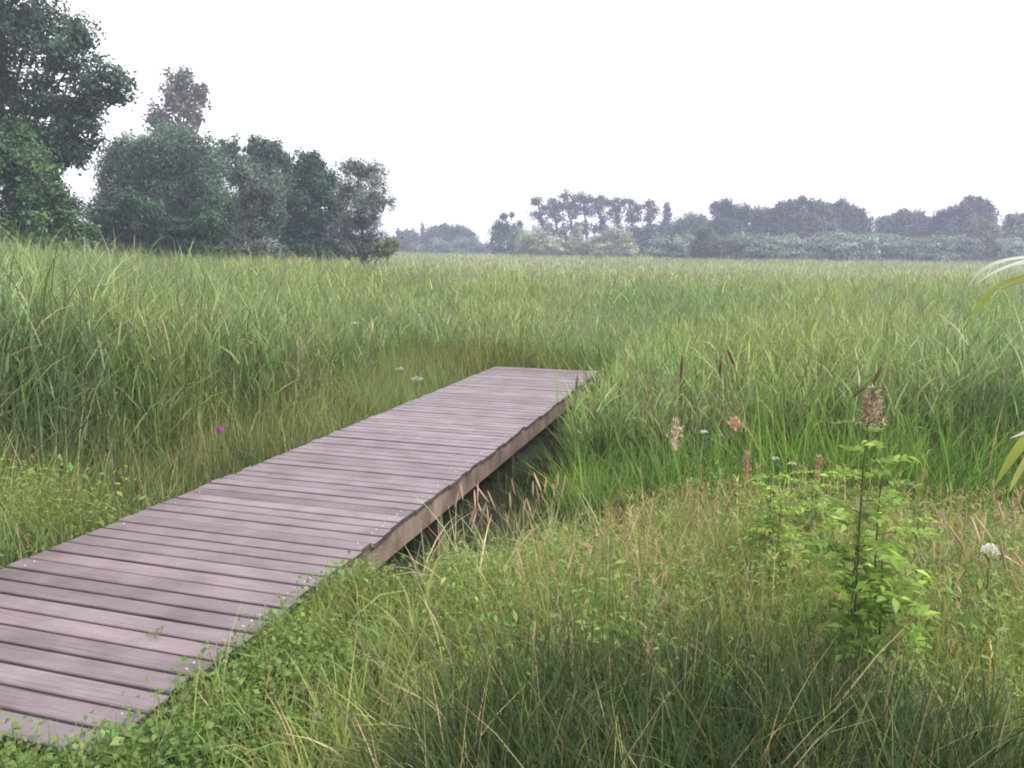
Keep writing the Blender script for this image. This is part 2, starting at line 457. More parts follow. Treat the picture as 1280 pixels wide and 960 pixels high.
def build_reeds():
    acc = Acc()
    def plants(x, y, lod, extra=0.0):
        n = len(x)
        g = gz(x, y); top = reed_top(x, y) + extra
        H = np.maximum(.5, (top - g) * np.clip(rng.normal(.88, .12, n), .5, 1.1))
        u = 640 + F * x / y
        patch = fbm(x, y, 3.5)
        patch2 = fbm(x + 40, y, 1.6)
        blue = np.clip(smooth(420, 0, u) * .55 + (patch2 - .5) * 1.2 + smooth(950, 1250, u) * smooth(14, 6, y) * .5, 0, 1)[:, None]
        yel = np.clip((patch - .48) * 3.0 + smooth(10, 34, y) * .75, 0, 1)[:, None]  # yellow patches, plus yellowing with distance painted in for the hazy horizon
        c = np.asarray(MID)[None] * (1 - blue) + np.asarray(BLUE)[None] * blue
        far_fade = smooth(18, 60, y)[:, None]                     # haze painted into the colour: reeds pale towards the horizon
        c = c * (1 - yel * .8) + (np.asarray(YELLOW)[None] * (1 - far_fade) + np.array([.35, .355, .19])[None] * far_fade) * yel * .8
        dry = (rng.random(n) < .05 + .16 * (patch2 > .62))[:, None]
        c = np.where(dry, np.asarray(STRAW) * .8, c)
        c = vary(c, n, .32, .07)
        sc = np.maximum(1, y / 11)                            # far plants stand for several stems
        az = rng.random(n) * 2 * np.pi
        base = np.stack([x, y, g], 1)
        lean = np.abs(rng.normal(0, .09, n))
        if lod == 0:
            blades(acc, base, H, .007 * sc ** .6, az, lean, rng.normal(0, .1, n), c * .9, seg=3, taper=4, twist=rng.random(n) * 3)
            for k in range(6):
                h = H * (.22 + .76 * (k + rng.random(n) * .9) / 6)
                la = rng.random(n) * 2 * np.pi
                pos = base + np.stack([np.cos(az) * np.sin(lean) * h, np.sin(az) * np.sin(lean) * h, np.cos(lean) * h], 1)
                ln = H * np.clip(rng.normal(.26, .07, n), .1, .45)
                blades(acc, pos, ln, np.clip(rng.normal(.0125, .003, n), .006, .02) * sc ** .8, la, np.clip(rng.normal(.36, .17, n), .08, .9), rng.normal(.6, .4, n),
                       vary(c, n, .25, .05), seg=3, tipcol=vary(c * np.array([1.25, 1.1, .9]), n, .2, .05))
            return
        nb = 7 if lod == 1 else 3
        for k in range(nb):
            h = H * (.12 + .78 * (k - 1 + rng.random(n)) / (nb - 1)) if k else H * 0
            pos = base + np.stack([rng.normal(0, .04, n) * sc, rng.normal(0, .04, n) * sc, h], 1)
            ln = np.maximum(.1, H * np.clip(rng.normal(.30, .08, n), .12, .5)) if lod == 1 else np.maximum(.12, (H - h) * (rng.random(n) * .35 + .7))
            if k == 0: ln = H
            blades(acc, pos, ln, np.clip(rng.normal(.0108, .0025, n), .006, .017) * (1 if k else .6) * sc ** .9, rng.random(n) * 2 * np.pi,
                   np.abs(rng.normal(.08 if k == 0 else .36, .14, n)), rng.normal(.15 if k == 0 else .55, .35, n), vary(c, n, .22, .05), seg=2)
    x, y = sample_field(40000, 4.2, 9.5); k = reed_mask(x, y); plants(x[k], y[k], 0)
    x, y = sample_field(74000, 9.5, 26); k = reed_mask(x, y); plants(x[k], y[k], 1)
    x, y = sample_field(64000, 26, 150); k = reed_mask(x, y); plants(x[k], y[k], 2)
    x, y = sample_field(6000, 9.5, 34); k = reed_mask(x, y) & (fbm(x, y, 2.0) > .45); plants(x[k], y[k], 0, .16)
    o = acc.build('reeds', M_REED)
    tag(o, 'wide bed of green reeds filling the marsh behind the boardwalk', 'reeds', kind='stuff')
build_reeds()

def tufts(acc, x, y, hgt, per, col, width=.006, lean=.25, curve=.7, spread=.03, seg=3, tip=1.0, matdry=.1):
    """Tufts of grass blades, several blades to a root."""
    n = len(x)
    if n == 0: return
    X = np.repeat(x, per) + rng.normal(0, spread, n * per); Y = np.repeat(y, per) + rng.normal(0, spread, n * per)
    H = np.repeat(np.broadcast_to(hgt, (n,)), per) * np.clip(rng.normal(.85, .25, n * per), .3, 1.4)
    c = np.repeat(col, per, 0)
    d = (rng.random(n * per) < matdry)[:, None]
    c = np.where(d, np.asarray(STRAW) * .9, c)
    c = vary(c, n * per, .32, .07)
    base = np.stack([X, Y, gz(X, Y) - .01], 1)
    ok = ~on_deck(X, Y, .015)
    base, H, c = base[ok], H[ok], c[ok]; m = len(base)
    blades(acc, base, H, np.clip(rng.normal(width, width * .3, m), width * .4, width * 1.9), rng.random(m) * 2 * np.pi,
           np.abs(rng.normal(lean * .6, lean * .6, m)), np.abs(rng.normal(curve, curve * .6, m)), c, seg=seg, tipcol=c * np.array([1.2, 1.08, .85]))

def rect(n, x0, x1, y0, y1):
    return x0 + (x1 - x0) * rng.random(n), y0 + (y1 - y0) * rng.random(n)

def blend(a, b, f):
    f = np.asarray(f)[:, None]
    return np.asarray(a)[None] * (1 - f) + np.asarray(b)[None] * f

def build_marsh_grass():
    """Sedge and soft grass in the margins: either side of the walk, past its end, among the first reeds."""
    acc = Acc()
    # left margin of the walk
    x, y = rect(10500, -7, 1.5, 3.0, 13.5); s, t = st(x, y)
    k = (t < T0 - .02) & (t > T0 - 2.6 - 1.2 * fbm(x, y, 1.5)) & (s < S1 + 1.5)
    x, y = x[k], y[k]; s, t = st(x, y)
    f = np.clip((fbm(x, y, 1.2) - .35) * 2.6, 0, 1)
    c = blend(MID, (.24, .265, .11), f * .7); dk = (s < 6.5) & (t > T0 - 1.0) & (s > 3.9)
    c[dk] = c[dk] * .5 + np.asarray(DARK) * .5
    hh = np.clip(.42 + .24 * (T0 - t) + (fbm(x, y, .8) - .5) * .5, .2, 1.15)
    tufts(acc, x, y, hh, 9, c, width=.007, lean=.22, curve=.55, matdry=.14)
    # beyond the end of the walk
    x, y = rect(5200, -3.5, 6, 10.4, 15.5); s, t = st(x, y)
    k = (s > S1 + .04) & (s < S1 + 3.6)
    x, y = x[k], y[k]
    f = np.clip((fbm(x, y, 1.5) - .3) * 2.2 - (x - 1) * .3, 0, 1)
    tufts(acc, x, y, .55 + .35 * fbm(x, y, 1.2), 9, blend(FRESH, (.19, .19, .065), f), width=.010, lean=.2, curve=.45, matdry=.18)
    # right margin of the walk and the foot of the bank
    x, y = rect(9500, -1.2, 6.5, 4.6, 11); s, t = st(x, y)
    k = (t > T1 + .12 + .6 * smooth(8.2, 6.6, s)) & (y > 5.0 + (fbm(x, y, 1.3) - .5)) & ((y < 7.4 + fbm(x, y, 1.) * 1.2) | (t < T1 + 1.3))
    x, y = x[k], y[k]; s, t = st(x, y)
    c = blend(FRESH, LIME, np.clip((fbm(x, y, 1.0) - .38) * 2.4, 0, 1))
    hh = np.clip(.34 + .28 * (t - T1) + (fbm(x, y, .9) - .5) * .4, .18, .95)
    tufts(acc, x, y, hh, 9, c, width=.011, lean=.25, curve=.6, matdry=.05, seg=4)
    x, y = rect(1500, -1.6, 1.6, 3.6, 10); s, t = st(x, y)
    k = (t > T1 - .55) & (t < T1 + .75) & (s > 3.9) & (s < 9); x, y = x[k], y[k]
    tufts(acc, x, y, .22 + .2 * rng.random(len(x)), 6, blend(DARK, FRESH, rng.random(len(x)) * .7), width=.008, lean=.3, curve=.7, matdry=.06)
    o = acc.build('marsh_grass', M_GRASS)
    tag(o, 'soft green and yellowish marsh grass in the margin round the boardwalk', 'grass', kind='stuff')
build_marsh_grass()

def gap_low(x, y):
    s, t = st(x, y)
    return 1 - .62 * smooth(T1 + 1.7, T1 + .7, t) * smooth(2.9, 3.5, s) * smooth(7.0, 6.0, s)

def build_meadow():
    acc = Acc()
    # low ground layer over the whole bank
    x, y = rect(15000, -2.2, 6, 1.2, 6.2); s, t = st(x, y)
    k = (t > T1 + .02) | (s < S0)
    k &= y < 5.4 + (fbm(x, y, 1.0) - .5) * 1.5
    k &= np.abs(x) < y * .78 + .5
    k &= ~((t < T1 + .6) & (s > 3.25) & (rng.random(len(x)) < .9))
    x, y = x[k], y[k]
    f = np.clip((fbm(x, y, .9) - .38) * 2.8 + smooth(2.5, 3.4, y) * .6 + smooth(.75, 1.3, x) * .5, 0, 1)
    c = blend(FRESH, YELLOW, f)
    low = smooth(-.1, -.75, x - (y - 2.6) * .35)               # shorter beside the walk
    hh = (.24 + .2 * fbm(x, y, .6)) * (1 - low * .62) * (1 - .3 * smooth(3.2, 5, y)) * gap_low(x, y)
    tufts(acc, x, y, hh, 9, c, width=.0052, lean=.3, curve=.8, matdry=.14)
    # dark lush sedge nearest the viewer, shade among its blades painted into the colour
    x, y = rect(3200, -.3, 1.6, 1.3, 2.4)
    k = ((x - .55) / .8) ** 2 + ((y - 1.7) / .55) ** 2 < 1.0 + (fbm(x, y, .5) - .5)
    x, y = x[k], y[k]
    tufts(acc, x, y, .36 + .2 * fbm(x, y, .5), 11, blend(DARK, MID, rng.random(len(x)) ** 2 * .45), width=.0065, lean=.3, curve=1.0, matdry=.05, seg=5)
    # broader pale blades scattered through the bank
    x, y = rect(2600, -.5, 4.6, 1.5, 5.4)
    k = (np.abs(x) < y * .78) & (st(x, y)[1] > T1 + .3) & (fbm(x + 5, y, .8) > .4); x, y = x[k], y[k]
    tufts(acc, x, y, .34 + .2 * rng.random(len(x)), 3, blend((.17, .21, .11), (.30, .31, .16), rng.random(len(x))), width=.0085, lean=.35, curve=1.1, matdry=.2, seg=5)
    # thin flowering stalks, pale straw, standing over the bank
    x, y = rect(4000, -.6, 5, 2.2, 5.6)
    k = (np.abs(x) < y * .75) & (fbm(x, y, 1.1) > .42) & (x > -.1) & (st(x, y)[1] > T1 + 1.1)
    x, y = x[k], y[k]; n = len(x)
    H = np.clip(rng.normal(.44, .12, n), .2, .7) * (1 - .25 * smooth(3.4, 5.4, y)) * gap_low(x, y)
    b = np.stack([x, y, gz(x, y)], 1); az = rng.random(n) * 6.28; ln = np.abs(rng.normal(.1, .1, n)); cv = np.abs(rng.normal(.25, .2, n))
    pk = (rng.random(n) < .5 * smooth(3.0, 4.4, y))[:, None]
    cc = vary(mixcols([STRAW, YELLOW, PINK, FRESH], [.3, .5, .06, .2], n), n, .2, .08)
    cc = np.where(pk, vary((.42, .29, .21), n, .2, .06), cc)
    blades(acc, b, H, .0028, az, ln, cv, cc, seg=4, taper=5, tipw=.4)
    # their small panicles: short side branches near the top
    for k in range(7):
        fr = .72 + .28 * rng.random(n)
        th = ln + cv * .4
        p = b + np.stack([np.cos(az) * np.sin(th) * H * fr, np.sin(az) * np.sin(th) * H * fr, np.cos(th) * H * fr * .985], 1)
        blades(acc, p, .02 + .035 * rng.random(n), .0045, rng.random(n) * 6.28, .3 + .5 * rng.random(n), .5, cc * np.array([1.1, .95, .9]), seg=2)
    o = acc.build('meadow_grass', M_GRASS)
    tag(o, 'mixed green and straw coloured meadow grass covering the near bank', 'grass', kind='stuff')
build_meadow()

def forb(acc, x, y, h, nleaf, size, col, aspect=.6, spread=.06):
    """Small leafy herbs: a thin stem with leaves turned to the sky."""
    n = len(x); g = gz(x, y)
    az = rng.random(n) * 6.28; ln = np.abs(rng.normal(.12, .1, n))
    b = np.stack([x, y, g], 1)
    blades(acc, b, h, .004, az, ln, .1, np.asarray(col) * .8, seg=2, taper=4, tipw=.4)
    X = np.repeat(b, nleaf, 0); H = np.repeat(h, nleaf); m = len(X)
    fr = rng.random(m) ** .7
    p = X + np.stack([rng.normal(0, spread, m), rng.normal(0, spread, m), H * (.15 + .85 * fr)], 1)
    ok = ~(on_deck(p[:, 0], p[:, 1], -.02) & (p[:, 2] < .03))
    c = vary(np.repeat(np.asarray(col), nleaf, 0), m, .2, .07)
    leaves(acc, p[ok], (size * np.exp(rng.normal(0, .3, m)))[ok], c[ok], aspect, np.tile([0, -.15, 1.], (ok.sum(), 1)), 1.3)

def build_clover():
    acc = Acc()
    x, y = rect(5200, -2.6, .6, 1.3, 4.2); s, t = st(x, y)
    k = ((t > T1 + .0) | (s < S0 + .02)) & ((s < 3.15) | (t > T1 + .5)) & (t < T1 + 1.25 + (fbm(x, y, .7) - .5) * .9) & (fbm(x + 9, y, .5) > .36)
    x, y = x[k], y[k]; n = len(x)
    c = blend((.11, .19, .05), (.20, .26, .07), np.clip((fbm(x, y, .6) - .35) * 2, 0, 1))
    e = smooth(T1 + .55, T1 + .05, st(x, y)[1])
    forb(acc, x, y, .05 + (.10 + .07 * e) * rng.random(n), 15, .0195, c, .7, .05)
    x, y = rect(3400, -2.6, .4, 1.3, 4.2); s, t = st(x, y)
    k = ((t > T1 + .02) | (s < S0)) & (t < T1 + 1.3) & ((s < 3.2) | (t > T1 + .5)); x, y = x[k], y[k]
    tufts(acc, x, y, .12 + .16 * rng.random(len(x)), 5, blend(FRESH, YELLOW, rng.random(len(x)) * .8), width=.0045, lean=.3, curve=.8)
    # weeds standing across the near end of the planks
    s = S0 - .03 - .35 * rng.random(700) ** 1.5; t = T0 + .2 + (T1 - T0) * rng.random(700) ** .7
    x = D1[0] * s + D2[0] * t; y = D1[1] * s + D2[1] * t
    forb(acc, x[:420], y[:420], .06 + .19 * rng.random(420) ** 1.5, 14, .021, blend((.11, .2, .05), (.2, .26, .08), rng.random(420)), .6, .05)
    tufts(acc, x[420:], y[420:], .10 + .2 * rng.random(280) ** 2, 5, blend(FRESH, YELLOW, rng.random(280)), width=.0045, lean=.3, curve=.7)
    o = acc.build('clover_undergrowth', M_GRASS)
    tag(o, 'bright green small leaved ground cover crowding the right edge of the boardwalk', 'ground cover', kind='stuff')
build_clover()

def build_weeds():
    acc = Acc()
    # left of the walk, yellow-green leafy weeds by its near end
    x, y = rect(2000, -5.2, -1.9, 3.0, 6.4); s, t = st(x, y)
    k = (t < T0 - .05) & (t > T0 - 2.1) & (fbm(x, y, .8) > .30) & (s < 2.9 + 1.6 * fbm(x, y, .6)) & (rng.random(len(x)) < .7)
    x, y = x[k], y[k]; n = len(x)
    c = blend(FRESH, (.25, .29, .07), np.clip((fbm(x + 3, y, .5) - .25) * 2.2, 0, 1))
    forb(acc, x, y, .28 + .38 * rng.random(n), 30, .034, c, .40, .09)
    # among the grass of the bank
    x, y = rect(4200, -.3, 4.6, 2.1, 5.6)
    k = (fbm(x, y, .7) > .44) & (np.abs(x) < y * .75) & (st(x, y)[1] > T1 + .5); x, y = x[k], y[k]; n = len(x)
    forb(acc, x, y, (.18 + .3 * rng.random(n)) * gap_low(x, y), 16, .030, blend(FRESH, (.24, .30, .09), rng.random(n)), .32, .06)
    o = acc.build('leafy_weeds', M_GRASS)
    tag(o, 'yellow green leafy weeds growing among the grass on both banks', 'weeds', kind='stuff')
build_weeds()

# ------------------------------------------------------------------ trees
def tree(name, label, cat, clumps, depth, col, leaf=.2, lai=3.2, group=None, trunk=None, tr=.12, sub=20, var=.24, tight=.21, aspect=.6,
         light=None, limbs=True, droop=0.0, base_px=None, thick=1.0, shell=.45, skirt=True):
    """A tree or shrub: trunk with limbs to every clump, and a crown of leaf faces spread through the clumps' volume.
    clumps: (px, py, rx, ry[, density]) ellipses seen in the photo, turned into volumes at the tree's own distance."""
    cs = []
    clumps = list(clumps)
    if skirt:
        gy = 318 + .011 * (clumps[0][0] - 640)
        clumps += [(c[0], gy - 4, c[2], max(6, c[3] * .5)) for c in clumps if c[1] + 3.4 * c[3] > gy]
    for c in clumps:
        p = at(c[0], c[1], depth)
        rx, rz = c[2] / F * depth, c[3] / F * depth
        ry = .5 * (rx + rz) * thick
        p = p + np.array([0, rng.normal(0, ry * .35), 0])
        cs.append((p, np.array([rx, ry, rz]), c[4] if len(c) > 4 else 1.0))
    mean = np.mean([c[0] for c in cs], 0)
    bx = at(base_px, 300, depth)[0] if base_px is not None else mean[0]
    by = mean[1]
    g = float(gz(bx, by))
    root = empty(name, (bx, by, g))
    tag(root, label, cat, group)
    crown, wood = Acc(), Acc()
    topz = max(c[0][2] + c[1][2] * .5 for c in cs)
    if trunk is None: trunk = (bx, by, topz)
    m = 7
    tt = np.linspace(0, 1, m)
    topc = max(cs, key=lambda c: c[0][2])[0]
    wob = rng.normal(0, 1, (m, 2)) * .02 * (topz - g) * (tt * (1 - tt))[:, None] * 3
    tp = np.stack([bx + (topc[0] - bx) * tt ** 1.6 + wob[:, 0], by + (topc[1] - by) * tt ** 1.6 + wob[:, 1], g - .1 + (topz - g) * tt], 1)
    tube(wood, tp, tr * (1 - .85 * tt) + .01, np.array([.08, .07, .06]), 7)
    for (p, r, dens) in cs:
        if limbs:
            h0 = np.clip((p[2] - r[2] * 1.2 - .45 * abs(p[0] - bx) - g) / (topz - g), .08, .85)
            i = h0 * (m - 1); k = int(min(i, m - 2)); a0 = tp[k] + (tp[k + 1] - tp[k]) * (i - k)
            mid = (a0 + p) / 2 + np.array([0, 0, -.16 * np.linalg.norm(p - a0)])
            tube(wood, [a0, mid, p], [tr * .42, tr * .3, tr * .14], np.array([.08, .07, .06]), 5)
        area = np.pi * r[0] * r[2]
        n = int(max(60, dens * 1.5 * lai * area / (leaf * leaf * aspect * .5)))
        nsub = max(4, int(sub * max(.5, dens)))
        d = rng.normal(0, 1, (nsub, 3)); d /= np.linalg.norm(d, axis=1)[:, None]
        sc = p + d * r * (rng.random((nsub, 1)) ** shell) * .88
        if limbs:
            for q in sc[:min(nsub, 9)]:
                tube(wood, [p, (p + q) / 2 + rng.normal(0, .05, 3) * r, q], [tr * .14, tr * .09, tr * .04], np.array([.08, .07, .06]), 4)
        tone = .95 * np.exp(rng.normal(0, var, (nsub, 1))) * np.exp(rng.normal(0, .05, (nsub, 3)))
        w = rng.integers(0, nsub, n)
        off = rng.normal(0, 1, (n, 3)) * r * tight
        off[:, 2] -= droop * np.abs(rng.normal(0, 1, n)) * r[2]
        pos = sc[w] + off
        pos[:, 2] = np.maximum(pos[:, 2], g + .05)
        base = np.asarray(col)[None] * tone[w]
        if light is not None:                                   # young, paler leaves on some shoots
            yl = (rng.random((nsub, 1)) < .3)
            base = np.where(yl[w], np.asarray(light)[None] * tone[w], base)
        nb = unit_rows(pos - p) + np.array([0, 0, .7])
        leaves(crown, pos, leaf * np.exp(rng.normal(0, .25, n)), vary(base, n, .18, .06), aspect, nb, .8)
    wood.build('trunk', M_BARK, root, smooth=True)
    crown.build('crown', M_LEAF, root)
    return root
def unit_rows(a):
    return a / (np.linalg.norm(a, axis=1)[:, None] + 1e-9)

ALDER = (.046, .086, .050); OAK = (.046, .066, .028); WILLOW = (.092, .118, .082); SILVER = (.15, .18, .165); HEDGE = (.062, .125, .050)
POPL = (.115, .115, .085)

tree('alder_tree', 'tall tree with dark open crown at the left edge, sky showing through', 'tree',
     [(30, 20, 70, 55, .8), (-40, -20, 80, 80), (10, -70, 70, 50), (70, 60, 45, 32, .6), (125, 95, 36, 30, .75), (150, 112, 26, 22, .6), (100, 130, 45, 25, .55), (55, 110, 35, 30, .5),
      (75, 165, 34, 26, .7), (95, 190, 20, 24, .6), (110, 140, 30, 22, .5), (-60, 90, 70, 60), (20, 60, 30, 30, .5), (25, 160, 40, 34, .8), (90, 85, 26, 18, .6), (0, 110, 40, 40, .7), (60, 135, 40, 26, .7), (95, 45, 24, 24, .6), (120, 120, 30, 20, .7), (100, 165, 34, 28, .9), (84, 196, 28, 24, .9), (66, 180, 40, 30, .9)],
     30, ALDER, leaf=.15, lai=2.3, skirt=False, tr=.22, base_px=-14, sub=34, tight=.17, shell=.5)
tree('round_shrub', 'dense bright green leafy shrub under the tall tree at the left edge', 'shrub',
     [(5, 195, 44, 52), (-45, 210, 50, 70), (45, 235, 34, 40), (20, 265, 50, 45), (65, 278, 34, 28), (95, 290, 26, 18), (-30, 275, 60, 40)],
     27, HEDGE, leaf=.13, lai=3.6, tr=.1, light=(.075, .14, .05), sub=40, tight=.15)
tree('poplar_tree', 'slender brownish poplar rising behind the rounded grey willow', 'tree',
     [(228, 100, 20, 20, .7), (207, 122, 17, 20, .65), (248, 118, 15, 22, .7), (228, 132, 20, 18, .55), (212, 150, 20, 16, .6), (246, 146, 14, 18, .6), (190, 140, 9, 20, .35), (228, 165, 30, 16, .8), (196, 155, 14, 18, .6), (225, 120, 24, 30, .5)],
     75, POPL, leaf=.34, lai=2.7, skirt=False, tr=.2, base_px=226, sub=34, tight=.2, shell=.7)
tree('willow_tree', 'large rounded grey green willow, biggest of the clump left of the field', 'tree',
     [(222, 196, 52, 36), (255, 215, 45, 45), (180, 208, 42, 38), (148, 235, 34, 42), (215, 245, 60, 45), (268, 260, 50, 45), (160, 275, 48, 36), (225, 285, 60, 32)],
     44, (.085, .14, .095), leaf=.17, lai=3.6, tr=.25, tight=.15, sub=46, aspect=.4, light=(.11, .165, .11))
tree('dark_shrub', 'dark leafy shrub in front of the large willow, above the reeds', 'shrub',
     [(150, 262, 34, 26), (185, 275, 36, 26), (125, 285, 22, 20), (225, 290, 36, 20), (260, 280, 30, 22)],
     38, (.036, .074, .040), leaf=.14, lai=3.2, tr=.08, light=(.05, .10, .05), sub=34, tight=.16)
tree('small_willow', 'small pale willow leaning against the large willow on its right side', 'tree',
     [(312, 222, 22, 26), (332, 245, 26, 30), (318, 270, 32, 32), (345, 262, 16, 24), (310, 295, 36, 18)],
     41, (.12, .16, .135), leaf=.16, lai=3.2, tr=.12, aspect=.35, sub=34, tight=.16)
tree('alder_tree', 'dark alder directly behind the small pale willow, with a bumpy top', 'tree',
     [(285, 185, 20, 18), (328, 188, 24, 20), (345, 205, 30, 26), (305, 215, 30, 24), (350, 240, 30, 36), (335, 280, 40, 30)],
     54, ALDER, leaf=.2, lai=3.2, tr=.18, sub=34, tight=.16)
tree('alder_tree', 'dark pointed alder between the small willow and the silver willow', 'tree',
     [(385, 203, 22, 18), (392, 225, 30, 26), (375, 250, 34, 32), (410, 255, 28, 34), (385, 285, 46, 28)],
     50, (.036, .080, .044), leaf=.18, lai=3.4, tr=.18, sub=34, tight=.16)
tree('silver_willow', 'airy silver grey willow standing last on the right of the left clump', 'tree',
     [(448, 212, 22, 18, .8), (470, 225, 18, 22, .7), (438, 240, 20, 22, .8), (462, 255, 24, 24, .75), (480, 250, 14, 20, .55), (445, 275, 24, 22, .7), (470, 285, 16, 18, .5), (430, 290, 22, 18, .8), (455, 302, 26, 12, .8)],
     46, SILVER, leaf=.16, lai=2.5, tr=.14, sub=16, aspect=.35, tight=.24, shell=.6)
tree('low_shrub', 'low yellowish shrub at the foot of the silver willow', 'shrub',
     [(488, 303, 12, 11), (476, 309, 12, 7)], 44, (.15, .18, .08), leaf=.15, lai=3, tr=.04, limbs=False)

# far shore, left part
def far(name, label, cat, clumps, depth, col, leaf=None, lai=3.0, group=None, fill=True, **k):
    if name == 'round_tree':
        xs = [c[0] - c[2] * .6 for c in clumps] + [c[0] + c[2] * .6 for c in clumps]
        yt = min(c[1] - c[3] for c in clumps); xc, hw = (min(xs) + max(xs)) / 2, (max(xs) - min(xs)) / 2
        pk = min(clumps, key=lambda c: c[1])[0]
        for u in np.linspace(-.9, .9, 7):
            px = xc + u * hw; dd = abs(px - pk) / hw
            rr = 6 + 3 * rng.random()
            clumps = list(clumps) + [(px, yt + rr * .8 - 2 + 13 * dd ** 2 * .8 + rng.normal(0, 1.6), rr * 1.1, rr)]
    if fill and name in ('round_tree', 'round_shrub', 'willow_bush'):
        gy = 317 + .011 * (clumps[0][0] - 640)
        clumps = list(clumps) + [(c[0] + rng.normal(0, 3), (c[1] + gy) / 2 + 2, c[2] * 1.05, (gy - c[1]) * .4) for c in clumps if c[1] < gy - 14]
    return tree(name, label, cat, clumps, depth, np.asarray(col) * 1.35, leaf=leaf or depth * .0029, lai=lai, group=group, sub=k.pop('sub', 14), tr=k.pop('tr', .15), tight=k.pop('tight', .26), **k)
D = (.040, .065, .050); P = (.13, .17, .125); G = (.085, .13, .085); Q = (.10, .14, .105)
far('spruce_tree', 'small dark conifer first in the far row beyond the silver willow', 'tree', [(498, 290, 3, 6), (499, 298, 5, 7), (500, 306, 8, 8)], 210, D)
far('round_tree', 'low dark tree beside the small far conifer', 'tree', [(512, 300, 8, 9), (508, 306, 10, 6)], 205, D)
far('spruce_tree', 'pointed dark conifer standing above the far hedge', 'tree', [(528, 286, 2.5, 6), (528, 295, 5, 8), (528, 303, 8, 8)], 205, D)
far('round_tree', 'flat topped far tree right of the pointed conifer', 'tree', [(552, 292, 16, 8), (545, 301, 16, 9), (565, 300, 12, 9)], 200, D)
far('round_tree', 'far tree ending the low row left of the gap', 'tree', [(578, 291, 11, 7), (582, 300, 12, 9)], 200, D)
far('round_shrub', 'pale far shrub below the flat topped tree', 'shrub', [(545, 305, 10, 7), (556, 308, 12, 5)], 185, Q, limbs=False)
far('round_shrub', 'long pale grey shrub before the low far row, left of the spiky bush', 'shrub', [(580, 304, 14, 8), (598, 305, 12, 7), (612, 308, 10, 5)], 180, P, limbs=False)
far('round_shrub', 'pale far shrub right beside the silver willow', 'shrub', [(520, 308, 10, 6)], 180, P, limbs=False)
# middle
far('spiky_tree', 'dark ragged tree with spiky top left of the tall tree row', 'tree', [(630, 272, 6, 7), (640, 268, 3, 5), (622, 283, 8, 8), (634, 290, 14, 11), (626, 300, 14, 12), (650, 280, 4, 6)], 150, D, tr=.12, tight=.26)
far('round_shrub', 'grey green shrub between the spiky tree and the pale willow bush', 'shrub', [(648, 298, 14, 13), (645, 306, 14, 9)], 140, G, limbs=False)
row = [(676, 254, 'first tall tree of the far row, leaning left with a broad top'), (694, 250, 'second tall tree from the left in the far row'), (712, 247, 'third tall tree from the left in the far row'),
       (731, 245, 'fourth tall tree from the left in the far row, highest of it'), (750, 247, 'tall tree in the middle of the far row, fourth from its right end'), (770, 250, 'third tall tree from the right in the far row'),
       (790, 254, 'second tall tree from the right in the far row'), (812, 258, 'last open crowned tall tree at the right of the far row')]
for i, (px, py, lab) in enumerate(row):
    far('pine_tree', lab, 'tree', [(px - 4, py + rng.normal(0, 2), 10, 7, .8), (px + 6, py + 5, 9, 7, .8), (px - 2, py + 14, 12, 9, .75), (px + 3, py + 24, 9, 8, .5), (px, py + 38, 13, 10, .6)], 165, (.05, .055, .042),
        group='tall open trees in a row on the far shore', base_px=px + 6, tr=.35, lai=2.4, tight=.26)
far('cypress_tree', 'narrow dark tree at the right end of the tall row', 'tree', [(834, 262, 6, 8), (833, 274, 8, 10), (830, 288, 14, 11), (842, 292, 12, 10)], 160, D, tr=.2)
far('willow_bush', 'broad pale willow bush below the left of the tall row', 'shrub', [(672, 297, 20, 10), (660, 304, 18, 10), (688, 305, 18, 9), (672, 308, 26, 7)], 125, (.24, .27, .18), limbs=False, aspect=.45)
far('willow_bush', 'pointed pale willow bush under the middle of the tall row', 'shrub', [(722, 293, 8, 9), (722, 303, 15, 10), (735, 308, 14, 6)], 125, (.24, .27, .18), limbs=False, aspect=.45)
far('willow_bush', 'rounded pale willow bush under the right of the tall row', 'shrub', [(768, 292, 15, 9), (760, 300, 20, 10), (780, 303, 14, 10), (765, 309, 24, 6)], 122, (.24, .27, .18), limbs=False, aspect=.45)
far('round_shrub', 'dark shrub between the broad and the pointed willow bush', 'shrub', [(703, 294, 10, 10), (705, 304, 10, 9)], 140, D, limbs=False)
far('round_shrub', 'dark shrub filling the gap left of the narrow dark tree', 'shrub', [(806, 291, 16, 10), (812, 301, 18, 10), (795, 300, 10, 10)], 145, D, limbs=False)
# right part
far('round_tree', 'dark round tree first of the wooded far shore on the right', 'tree', [(905, 264, 14, 10), (922, 266, 16, 11), (915, 280, 24, 13), (908, 295, 22, 13)], 135, (.044, .062, .052), tr=.25)
far('round_tree', 'dim grey tree behind the dark round one, on its left', 'tree', [(868, 278, 10, 8), (880, 288, 18, 10), (858, 296, 18, 10)], 145, Q)
far('round_tree', 'low crowned tree filling the dip right of the dark round tree', 'tree', [(950, 272, 14, 9), (960, 282, 18, 12), (945, 292, 20, 11)], 138, (.052, .07, .06))
far('round_tree', 'wide many headed tree, highest of the wooded far shore', 'tree', [(982, 262, 18, 10), (1004, 258, 18, 9), (1022, 262, 14, 10), (995, 276, 30, 14), (1020, 284, 26, 14), (985, 292, 24, 12)], 136, (.06, .076, .066), tr=.3)
far('round_tree', 'rounded tree leaning on the right of the highest far tree', 'tree', [(1048, 264, 16, 9), (1066, 270, 14, 10), (1052, 280, 26, 13), (1078, 285, 12, 12), (1050, 294, 26, 11)], 138, (.055, .07, .062), tr=.25)
